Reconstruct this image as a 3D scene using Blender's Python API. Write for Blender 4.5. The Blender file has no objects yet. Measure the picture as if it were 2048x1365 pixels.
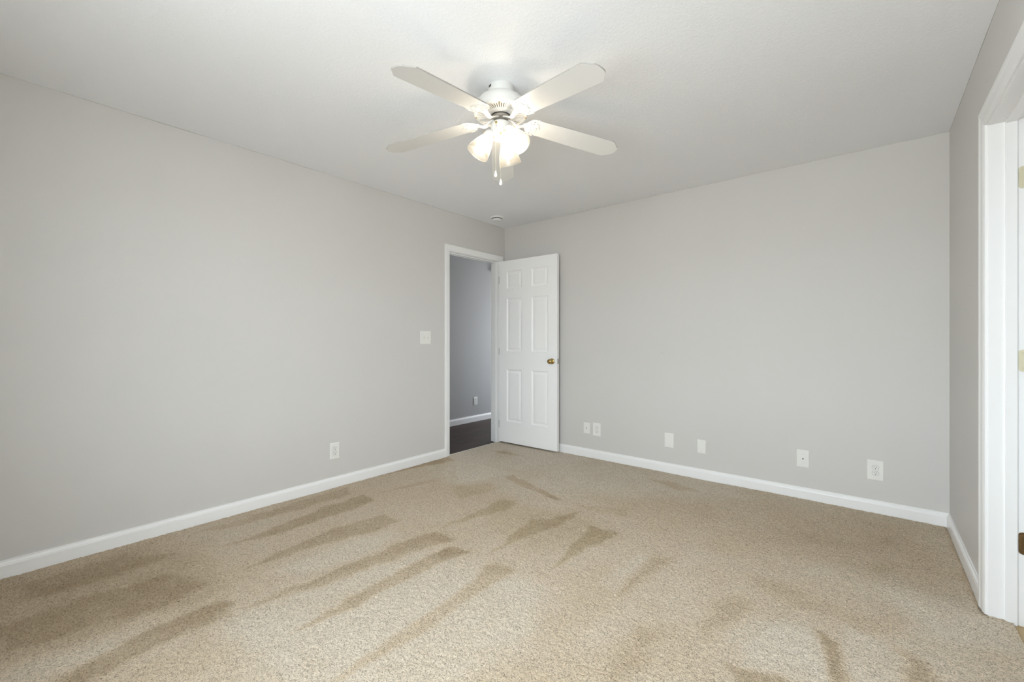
import bpy, bmesh, math, random
import numpy as np
from mathutils import Matrix, Vector

PI = math.pi
R = math.radians
random.seed(7)
SC = bpy.context.scene
COL = SC.collection

# ------------------------------------------------------------------ camera
CAM_H = 1.145
cd = bpy.data.cameras.new('camera')
cam = bpy.data.objects.new('camera', cd)
COL.objects.link(cam)
cam.location = (0, 0, CAM_H)
cam.rotation_euler = (R(90), 0, R(39.6))
cd.sensor_width = 36
cd.lens = 36 * 864.6 / 2048
cd.clip_start = 0.02
SC.camera = cam

# ------------------------------------------------------------------ light
SC.view_settings.view_transform = 'Standard'
SC.view_settings.look = 'None'
SC.view_settings.gamma = 1
SC.view_settings.use_curve_mapping = False
SC.view_settings.exposure = 0.49
SC.cycles.max_bounces = 16
SC.cycles.diffuse_bounces = 12
SC.cycles.transparent_max_bounces = 12
SC.cycles.caustics_reflective = False
SC.cycles.caustics_refractive = False
SC.cycles.use_denoising = True
SC.cycles.sample_clamp_indirect = 6

SKY = 15.5           # brightness of the overcast sky outside
LAMP = 76.0          # bulbs of the ceiling fan
w = bpy.data.worlds.new('overcast_sky')
SC.world = w
w.use_nodes = True
bg = w.node_tree.nodes['Background']
wtc = w.node_tree.nodes.new('ShaderNodeTexCoord')
wsep = w.node_tree.nodes.new('ShaderNodeSeparateXYZ')
wrp = w.node_tree.nodes.new('ShaderNodeValToRGB')
w.node_tree.links.new(wtc.outputs['Generated'], wsep.inputs[0])
w.node_tree.links.new(wsep.outputs['Z'], wrp.inputs[0])
wrp.color_ramp.elements[0].position = 0.0      # lawn and street below the horizon
wrp.color_ramp.elements[0].color = (0.62, 0.63, 0.63, 1)
wrp.color_ramp.elements[1].position = 0.06
wrp.color_ramp.elements[1].color = (0.87, 0.935, 1.0, 1)
w.node_tree.links.new(wrp.outputs[0], bg.inputs[0])
bg.inputs[1].default_value = SKY


def portal(name, loc, rot, sx, sy):
    l = bpy.data.lights.new(name, 'AREA')
    l.shape = 'RECTANGLE'
    l.size = sx
    l.size_y = sy
    l.cycles.is_portal = True
    o = bpy.data.objects.new(name, l)
    COL.objects.link(o)
    o.location = loc
    o.rotation_euler = rot
    return o


# room: x to the right along the back wall, y towards the back wall
XL, XR, YB, YR, H = -3.238, 0.380, 3.778, -0.44, 2.44
WT = 0.115
# windows behind camera and at hall end; one added past the right opening
W1 = (-1.42, 0.16, 0.75, 2.15)
portal('window_daylight', ((W1[0] + W1[1]) / 2, YR - WT - 0.02, (W1[2] + W1[3]) / 2), (R(90), 0, R(0)), W1[1] - W1[0], W1[3] - W1[2])
portal('hall_daylight', (-3.85, 6.62, 1.3), (R(90), 0, R(180)), 0.7, 1.6)
portal('bath_fill_light', (1.92, 2.35, 1.8), (R(90), 0, R(90)), 0.4, 0.6)  # unseen window added to brighten the left wall and carpet


# ------------------------------------------------------------------ materials
def mat(name, col, rough=0.5, metal=0.0, bump=None, spec=0.5, extra=None, coat=0.0):
    m = bpy.data.materials.new(name)
    m.use_nodes = True
    nt = m.node_tree
    b = nt.nodes['Principled BSDF']
    b.inputs['Base Color'].default_value = (*col, 1)
    b.inputs['Roughness'].default_value = rough
    b.inputs['Metallic'].default_value = metal
    b.inputs['Specular IOR Level'].default_value = spec
    b.inputs['Coat Weight'].default_value = coat
    tc = nt.nodes.new('ShaderNodeTexCoord')
    # slight tone variation so nothing is perfectly flat
    n0 = nt.nodes.new('ShaderNodeTexNoise')
    n0.inputs['Scale'].default_value = 1.3
    n0.inputs['Detail'].default_value = 3
    nt.links.new(tc.outputs['Object'], n0.inputs['Vector'])
    mp = nt.nodes.new('ShaderNodeMapRange')
    mp.inputs['To Min'].default_value = 0.975
    mp.inputs['To Max'].default_value = 1.025
    nt.links.new(n0.outputs['Fac'], mp.inputs['Value'])
    mx = nt.nodes.new('ShaderNodeVectorMath')
    mx.operation = 'SCALE'
    mx.inputs[0].default_value = col
    nt.links.new(mp.outputs[0], mx.inputs['Scale'])
    nt.links.new(mx.outputs[0], b.inputs['Base Color'])
    if bump:
        n = nt.nodes.new('ShaderNodeTexNoise')
        n.inputs['Scale'].default_value = bump[0]
        n.inputs['Detail'].default_value = 4
        nt.links.new(tc.outputs['Object'], n.inputs['Vector'])
        bp = nt.nodes.new('ShaderNodeBump')
        bp.inputs['Strength'].default_value = bump[1]
        bp.inputs['Distance'].default_value = bump[2]
        nt.links.new(n.outputs['Fac'], bp.inputs['Height'])
        nt.links.new(bp.outputs[0], b.inputs['Normal'])
    return m


WALL = (0.618, 0.604, 0.586)
M = {}
M['wall'] = mat('greige_wall_paint', WALL, 0.55, bump=(160, 0.12, 0.002), spec=0.3)
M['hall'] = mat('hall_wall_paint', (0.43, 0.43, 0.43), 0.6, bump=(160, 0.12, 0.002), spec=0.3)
M['trim'] = mat('white_trim_paint', (0.84, 0.84, 0.84), 0.32)
M['door'] = mat('white_door_paint', (0.92, 0.922, 0.925), 0.35)
M['plate'] = mat('white_plastic', (0.80, 0.795, 0.77), 0.3)
M['ivory'] = mat('ivory_plastic', (0.74, 0.73, 0.68), 0.35)
M['fan'] = mat('white_enamel', (0.70, 0.695, 0.675), 0.3)
M['blade'] = mat('white_blade_laminate', (0.72, 0.715, 0.70), 0.38)
M['edge'] = mat('grey_blade_edge', (0.36, 0.35, 0.33), 0.6)
M['slotdark'] = mat('dark_slot', (0.03, 0.028, 0.025), 0.7)
M['vent'] = mat('tan_vent_recess', (0.42, 0.33, 0.19), 0.6)
M['brass'] = mat('polished_brass', (0.50, 0.36, 0.14), 0.22, 1.0)
M['oldbrass'] = mat('aged_brass', (0.30, 0.20, 0.10), 0.35, 1.0, bump=(90, 0.5, 0.004))
M['palebrass'] = mat('painted_over_brass', (0.66, 0.62, 0.45), 0.4, 0.3)
M['steel'] = mat('grey_steel', (0.45, 0.44, 0.42), 0.35, 0.9)
M['hub'] = mat('grey_motor_metal', (0.36, 0.33, 0.30), 0.5, 0.4)
M['detector'] = mat('off_white_plastic', (0.76, 0.76, 0.75), 0.45)
M['mark_gap'] = mat('grey_mark', (0.30, 0.29, 0.27), 0.8)
M['seam'] = mat('grey_caulk', (0.36, 0.35, 0.33), 0.8, bump=(60, 0.3, 0.002))


def ceiling_mat():
    m = mat('textured_ceiling_paint', (0.845, 0.855, 0.875), 0.75, spec=0.25)
    nt = m.node_tree
    b = nt.nodes['Principled BSDF']
    tc = [n for n in nt.nodes if n.type == 'TEX_COORD'][0]
    n1 = nt.nodes.new('ShaderNodeTexNoise')
    n1.inputs['Scale'].default_value = 80
    n1.inputs['Detail'].default_value = 5
    n1.inputs['Roughness'].default_value = 0.65
    n1.inputs['Distortion'].default_value = 0.7
    nt.links.new(tc.outputs['Object'], n1.inputs['Vector'])
    cr = nt.nodes.new('ShaderNodeMapRange')
    cr.inputs['From Min'].default_value = 0.46
    cr.inputs['From Max'].default_value = 0.62
    nt.links.new(n1.outputs['Fac'], cr.inputs['Value'])
    bp = nt.nodes.new('ShaderNodeBump')
    bp.inputs['Strength'].default_value = 0.24
    bp.inputs['Distance'].default_value = 0.003
    nt.links.new(cr.outputs[0], bp.inputs['Height'])
    nt.links.new(bp.outputs[0], b.inputs['Normal'])
    return m


M['ceiling'] = ceiling_mat()


def carpet_mat():
    m = bpy.data.materials.new('beige_frieze_carpet')
    m.use_nodes = True
    nt = m.node_tree
    L = nt.links
    b = nt.nodes['Principled BSDF']
    b.inputs['Roughness'].default_value = 0.95
    b.inputs['Specular IOR Level'].default_value = 0.0
    tc = nt.nodes.new('ShaderNodeTexCoord')
    nap_light = nt.nodes.new('ShaderNodeAttribute')
    nap_light.attribute_name = 'nap_light'
    st = nt.nodes.new('ShaderNodeAttribute')
    st.attribute_name = 'stain'

    def noise(scale, detail, rough=0.5, dist=0.0):
        n = nt.nodes.new('ShaderNodeTexNoise')
        n.inputs['Scale'].default_value = scale
        n.inputs['Detail'].default_value = detail
        n.inputs['Roughness'].default_value = rough
        n.inputs['Distortion'].default_value = dist
        L.new(tc.outputs['Object'], n.inputs['Vector'])
        return n

    big = noise(2.2, 4, 0.6)
    mid = noise(14, 4, 0.6)
    tuft = noise(105, 3, 0.62, 1.6)
    fine = noise(330, 2, 0.6)

    def math_(op, a, bb, c=None):
        n = nt.nodes.new('ShaderNodeMath')
        n.operation = op
        for i, v in enumerate((a, bb, c)):
            if v is None:
                continue
            if isinstance(v, (int, float)):
                n.inputs[i].default_value = v
            else:
                L.new(v, n.inputs[i])
        return n.outputs[0]

    t = math_('MULTIPLY_ADD', nap_light.outputs['Fac'], 0.48, 0.34)
    t = math_('ADD', t, math_('MULTIPLY_ADD', big.outputs['Fac'], 0.36, -0.18))
    t = math_('ADD', t, math_('MULTIPLY_ADD', mid.outputs['Fac'], 0.20, -0.10))
    ramp = nt.nodes.new('ShaderNodeValToRGB')
    e = ramp.color_ramp.elements
    e[0].position = 0.0
    e[0].color = (0.668, 0.590, 0.487, 1)
    e[1].position = 1.0
    e[1].color = (0.335, 0.250, 0.155, 1)
    e2 = ramp.color_ramp.elements.new(0.45)
    e2.color = (0.585, 0.480, 0.355, 1)
    L.new(t, ramp.inputs[0])
    # tan / yellowish soil marks
    mixs = nt.nodes.new('ShaderNodeMix')
    mixs.data_type = 'RGBA'
    L.new(st.outputs['Fac'], mixs.inputs['Factor'])
    L.new(ramp.outputs[0], mixs.inputs['A'])
    mixs.inputs['B'].default_value = (0.45, 0.37, 0.23, 1)
    # shade between tufts painted as darker colour, plus yarn flecks
    crev = nt.nodes.new('ShaderNodeMapRange')
    crev.inputs['From Min'].default_value = 0.34
    crev.inputs['From Max'].default_value = 0.54
    crev.inputs['To Min'].default_value = 0.66
    crev.inputs['To Max'].default_value = 1.08
    L.new(tuft.outputs['Fac'], crev.inputs['Value'])
    fl2 = nt.nodes.new('ShaderNodeMapRange')
    fl2.inputs['From Min'].default_value = 0.3
    fl2.inputs['From Max'].default_value = 0.7
    fl2.inputs['To Min'].default_value = 0.86
    fl2.inputs['To Max'].default_value = 1.12
    L.new(fine.outputs['Fac'], fl2.inputs['Value'])
    speck = noise(190, 2, 0.55, 0.6)
    fl3 = nt.nodes.new('ShaderNodeMapRange')
    fl3.inputs['From Min'].default_value = 0.36
    fl3.inputs['From Max'].default_value = 0.44
    fl3.inputs['To Min'].default_value = 0.55
    fl3.inputs['To Max'].default_value = 1.03
    L.new(speck.outputs['Fac'], fl3.inputs['Value'])
    sc = nt.nodes.new('ShaderNodeVectorMath')
    sc.operation = 'SCALE'
    L.new(mixs.outputs['Result'], sc.inputs[0])
    L.new(math_('MULTIPLY', math_('MULTIPLY', crev.outputs[0], fl2.outputs[0]), fl3.outputs[0]), sc.inputs['Scale'])
    L.new(sc.outputs[0], b.inputs['Base Color'])
    hsum = math_('ADD', tuft.outputs['Fac'], math_('MULTIPLY', fine.outputs['Fac'], 0.35))
    bp = nt.nodes.new('ShaderNodeBump')
    bp.inputs['Strength'].default_value = 0.7
    bp.inputs['Distance'].default_value = 0.01
    L.new(hsum, bp.inputs['Height'])
    L.new(bp.outputs[0], b.inputs['Normal'])
    return m


M['carpet'] = carpet_mat()


def plank_mat(name, c1, c2, scale, rough):
    m = bpy.data.materials.new(name)
    m.use_nodes = True
    nt = m.node_tree
    L = nt.links
    b = nt.nodes['Principled BSDF']
    b.inputs['Roughness'].default_value = rough
    b.inputs['Specular IOR Level'].default_value = 0.25
    tc = nt.nodes.new('ShaderNodeTexCoord')
    mp = nt.nodes.new('ShaderNodeMapping')
    mp.inputs['Scale'].default_value = (9, 1.2, 1)
    L.new(tc.outputs['Object'], mp.inputs[0])
    n = nt.nodes.new('ShaderNodeTexNoise')
    n.inputs['Scale'].default_value = 4
    n.inputs['Detail'].default_value = 8
    L.new(mp.outputs[0], n.inputs['Vector'])
    br = nt.nodes.new('ShaderNodeTexBrick')
    br.inputs['Scale'].default_value = scale
    br.inputs['Mortar Size'].default_value = 0.004
    br.inputs['Brick Width'].default_value = 1.2
    br.inputs['Row Height'].default_value = 0.16
    br.inputs['Color1'].default_value = (*c1, 1)
    br.inputs['Color2'].default_value = (*c2, 1)
    br.inputs['Mortar'].default_value = (c1[0] * .3, c1[1] * .3, c1[2] * .3, 1)
    rot = nt.nodes.new('ShaderNodeMapping')
    rot.inputs['Rotation'].default_value = (0, 0, R(90))
    L.new(tc.outputs['Object'], rot.inputs[0])
    L.new(rot.outputs[0], br.inputs['Vector'])
    mr = nt.nodes.new('ShaderNodeMapRange')
    mr.inputs['From Min'].default_value = 0.3
    mr.inputs['From Max'].default_value = 0.7
    mr.inputs['To Min'].default_value = 0.6
    mr.inputs['To Max'].default_value = 1.5
    L.new(n.outputs['Fac'], mr.inputs['Value'])
    sc = nt.nodes.new('ShaderNodeVectorMath')
    sc.operation = 'SCALE'
    L.new(br.outputs['Color'], sc.inputs[0])
    L.new(mr.outputs[0], sc.inputs['Scale'])
    L.new(sc.outputs[0], b.inputs['Base Color'])
    return m


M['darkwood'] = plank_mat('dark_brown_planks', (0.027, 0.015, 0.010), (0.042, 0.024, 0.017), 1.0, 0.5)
M['tan'] = mat('tan_vinyl_floor', (0.42, 0.30, 0.15), 0.45, bump=(20, 0.2, 0.002))


def shade_mat(name, trans, diff):
    m = bpy.data.materials.new(name)
    m.use_nodes = True
    nt = m.node_tree
    L = nt.links
    nt.nodes.remove(nt.nodes['Principled BSDF'])
    out = nt.nodes['Material Output']
    tr = nt.nodes.new('ShaderNodeBsdfTranslucent')
    tr.inputs['Color'].default_value = (*trans, 1)
    df = nt.nodes.new('ShaderNodeBsdfDiffuse')
    df.inputs['Color'].default_value = (*diff, 1)
    tp = nt.nodes.new('ShaderNodeBsdfTransparent')
    tp.inputs['Color'].default_value = (1.0, 0.97, 0.91, 1)
    gl = nt.nodes.new('ShaderNodeBsdfGlossy')
    gl.inputs['Roughness'].default_value = 0.25
    m1 = nt.nodes.new('ShaderNodeMixShader')
    m1.inputs[0].default_value = 0.35
    L.new(tr.outputs[0], m1.inputs[1])
    L.new(df.outputs[0], m1.inputs[2])
    m2 = nt.nodes.new('ShaderNodeMixShader')
    m2.inputs[0].default_value = 0.58
    L.new(m1.outputs[0], m2.inputs[1])
    L.new(tp.outputs[0], m2.inputs[2])
    m3 = nt.nodes.new('ShaderNodeMixShader')
    m3.inputs[0].default_value = 0.05
    L.new(m2.outputs[0], m3.inputs[1])
    L.new(gl.outputs[0], m3.inputs[2])
    L.new(m3.outputs[0], out.inputs['Surface'])
    return m


M['shade'] = shade_mat('frosted_glass_shade', (0.075, 0.069, 0.058), (0.95, 0.93, 0.87))
M['shade_in'] = shade_mat('clear_inner_glaze', (0.04, 0.038, 0.033), (0.035, 0.033, 0.028))
m = bpy.data.materials.new('lit_bulb')
m.use_nodes = True
b = m.node_tree.nodes['Principled BSDF']
b.inputs['Base Color'].default_value = (1, 1, 1, 1)
b.inputs['Emission Color'].default_value = (1.0, 0.94, 0.86, 1)
b.inputs['Emission Strength'].default_value = LAMP
M['bulb'] = m
m = bpy.data.materials.new('window_glass')
m.use_nodes = True
nt = m.node_tree
nt.nodes.remove(nt.nodes['Principled BSDF'])
tp = nt.nodes.new('ShaderNodeBsdfTransparent')
tp.inputs['Color'].default_value = (0.95, 0.97, 0.97, 1)
gl = nt.nodes.new('ShaderNodeBsdfGlossy')
gl.inputs['Roughness'].default_value = 0.02
mx = nt.nodes.new('ShaderNodeMixShader')
mx.inputs[0].default_value = 0.06
nt.links.new(tp.outputs[0], mx.inputs[1])
nt.links.new(gl.outputs[0], mx.inputs[2])
nt.links.new(mx.outputs[0], nt.nodes['Material Output'].inputs['Surface'])
M['glass'] = m


# ------------------------------------------------------------------ helpers
def obj(name, bm, material, parent=None, smooth=False, matrix=None, autosmooth=None):
    me = bpy.data.meshes.new(name)
    bmesh.ops.recalc_face_normals(bm, faces=bm.faces)
    bm.to_mesh(me)
    bm.free()
    mats = material if isinstance(material, (list, tuple)) else [material]
    for mm in mats:
        me.materials.append(mm)
    if smooth:
        me.polygons.foreach_set('use_smooth', [True] * len(me.polygons))
    o = bpy.data.objects.new(name, me)
    COL.objects.link(o)
    if matrix is not None:
        o.matrix_world = matrix
    if parent is not None:
        o.parent = parent
    if smooth and autosmooth:
        # mark sharp edges by angle
        b2 = bmesh.new()
        b2.from_mesh(me)
        for e in b2.edges:
            if len(e.link_faces) == 2 and e.calc_face_angle(0) > R(autosmooth):
                e.smooth = False
        b2.to_mesh(me)
        b2.free()
    return o


def box(bm, a, b_, mi=0, mtx=None):
    x0, y0, z0 = a
    x1, y1, z1 = b_
    vs = [Vector(p) for p in ((x0, y0, z0), (x1, y0, z0), (x1, y1, z0), (x0, y1, z0), (x0, y0, z1), (x1, y0, z1), (x1, y1, z1), (x0, y1, z1))]
    if mtx is not None:
        vs = [mtx @ v for v in vs]
    v = [bm.verts.new(p) for p in vs]
    for f in ((0, 3, 2, 1), (4, 5, 6, 7), (0, 1, 5, 4), (1, 2, 6, 5), (2, 3, 7, 6), (3, 0, 4, 7)):
        fc = bm.faces.new([v[i] for i in f])
        fc.material_index = mi
    return v


def lathe(bm, prof, seg=40, mtx=None, mi=0, a0=0.0, a1=2 * PI, closed=True):
    """prof: (r, z) points; revolved about local z."""
    rings = []
    for r, z in prof:
        if r < 1e-6:
            p = Vector((0, 0, z))
            rings.append([bm.verts.new(mtx @ p if mtx else p)])
        else:
            ring = []
            for k in range(seg):
                a = a0 + (a1 - a0) * k / seg
                p = Vector((r * math.cos(a), r * math.sin(a), z))
                ring.append(bm.verts.new(mtx @ p if mtx else p))
            rings.append(ring)
    for i in range(len(rings) - 1):
        A, B = rings[i], rings[i + 1]
        for k in range(seg):
            k2 = (k + 1) % seg
            if len(A) == 1 and len(B) == 1:
                continue
            if len(A) == 1:
                f = bm.faces.new((A[0], B[k], B[k2]))
            elif len(B) == 1:
                f = bm.faces.new((A[k], A[k2], B[0]))
            else:
                f = bm.faces.new((A[k], A[k2], B[k2], B[k]))
            f.material_index = mi


def tube(bm, pts, rad, seg=10, mi=0):
    pts = [Vector(p) for p in pts]
    rings = []
    n = len(pts)
    rads = rad if isinstance(rad, (list, tuple)) else [rad] * n
    up = Vector((0.123, 0.27, 0.95)).normalized()
    for i, p in enumerate(pts):
        d = (pts[min(i + 1, n - 1)] - pts[max(i - 1, 0)]).normalized()
        s = d.cross(up)
        if s.length < 1e-3:
            s = d.cross(Vector((1, 0, 0)))
        s.normalize()
        t = s.cross(d).normalized()
        rings.append([bm.verts.new(p + (s * math.cos(2 * PI * k / seg) + t * math.sin(2 * PI * k / seg)) * rads[i]) for k in range(seg)])
    for i in range(n - 1):
        for k in range(seg):
            k2 = (k + 1) % seg
            bm.faces.new((rings[i][k], rings[i][k2], rings[i + 1][k2], rings[i + 1][k])).material_index = mi
    bm.faces.new(rings[0]).material_index = mi
    bm.faces.new(rings[-1][::-1]).material_index = mi


def prism(bm, pts, z0, z1, mi=0, mtx=None, side_mi=None):
    lo = [Vector((x, y, z0)) for x, y in pts]
    hi = [Vector((x, y, z1)) for x, y in pts]
    if mtx is not None:
        lo = [mtx @ p for p in lo]
        hi = [mtx @ p for p in hi]
    a = [bm.verts.new(p) for p in lo]
    c = [bm.verts.new(p) for p in hi]
    bm.faces.new(a[::-1]).material_index = mi
    bm.faces.new(c).material_index = mi
    n = len(pts)
    for i in range(n):
        f = bm.faces.new((a[i], a[(i + 1) % n], c[(i + 1) % n], c[i]))
        f.material_index = mi if side_mi is None else side_mi


def bevel_obj(o, w_, seg=2):
    md = o.modifiers.new('bevel', 'BEVEL')
    md.width = w_
    md.segments = seg
    md.limit_method = 'ANGLE'
    md.angle_limit = R(35)


def empty(name, loc=(0, 0, 0), rz=0, label=None, cat=None, group=None):
    o = bpy.data.objects.new(name, None)
    o.empty_display_size = 0.05
    COL.objects.link(o)
    o.location = loc
    o.rotation_euler = (0, 0, rz)
    tag(o, label, cat, group)
    return o


def tag(o, label=None, cat=None, group=None, kind=None):
    if label:
        o['label'] = label
    if cat:
        o['category'] = cat
    if group:
        o['group'] = group
    if kind:
        o['kind'] = kind
    return o


def struct(o, label=None, cat=None):
    o['kind'] = 'structure'
    if label:
        o['label'] = label
    if cat:
        o['category'] = cat
    return o


def place(loc, rz):
    return Matrix.Translation(Vector(loc)) @ Matrix.Rotation(rz, 4, 'Z')


# ------------------------------------------------------------------ shell
def wall_with_hole(axis, a0, a1, t0, t1, holes, z0=0.0, z1=H):
    """axis 'x': wall runs along x, thickness t0..t1 in y. holes: (h0,h1,zlo,zhi) along the run."""
    bm = bmesh.new()

    def bx(p0, p1, q0, q1):
        if p1 - p0 < 1e-5 or q1 - q0 < 1e-5:
            return
        if axis == 'x':
            box(bm, (p0, t0, q0), (p1, t1, q1))
        else:
            box(bm, (t0, p0, q0), (t1, p1, q1))
    cur = a0
    for h0, h1, zl, zh in sorted(holes):
        bx(cur, h0, z0, z1)
        bx(h0, h1, z0, zl)
        bx(h0, h1, zh, z1)
        cur = h1
    bx(cur, a1, z0, z1)
    return bm


ZF = -0.02
DL0, DL1, DH = 2.932, 3.680, 2.045          # left (hall) doorway
DR0, DR1, DHR = 1.860, 2.655, 2.045         # right opening
struct(obj('wall_left', wall_with_hole('y', YR - WT, YB + WT, XL - WT, XL, [(DL0 - .015, DL1 + .015, ZF, DH + .015)], ZF), M['wall']),
       'pale greige painted wall on the left with the hall doorway', 'wall')
struct(obj('wall_back', wall_with_hole('x', XL, XR, YB, YB + WT, [], ZF), M['wall']),
       'pale greige painted back wall above the row of low plates', 'wall')
struct(obj('wall_right', wall_with_hole('y', YR - WT, YB + WT, XR, XR + WT, [(DR0 - .015, DR1 + .015, ZF, DHR + .015)], ZF), M['wall']),
       'narrow shaded greige wall at the right beside the white door frame', 'wall')
struct(obj('wall_rear', wall_with_hole('x', XL, XR, YR - WT, YR, [W1], ZF), M['wall']), 'greige wall with the window behind the camera', 'wall')
bm = bmesh.new()
box(bm, (-4.6, -0.7, H), (2.0, 6.7, H + 0.1))
struct(obj('ceiling', bm, M['ceiling']), 'white textured ceiling above the fan', 'ceiling')

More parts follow.
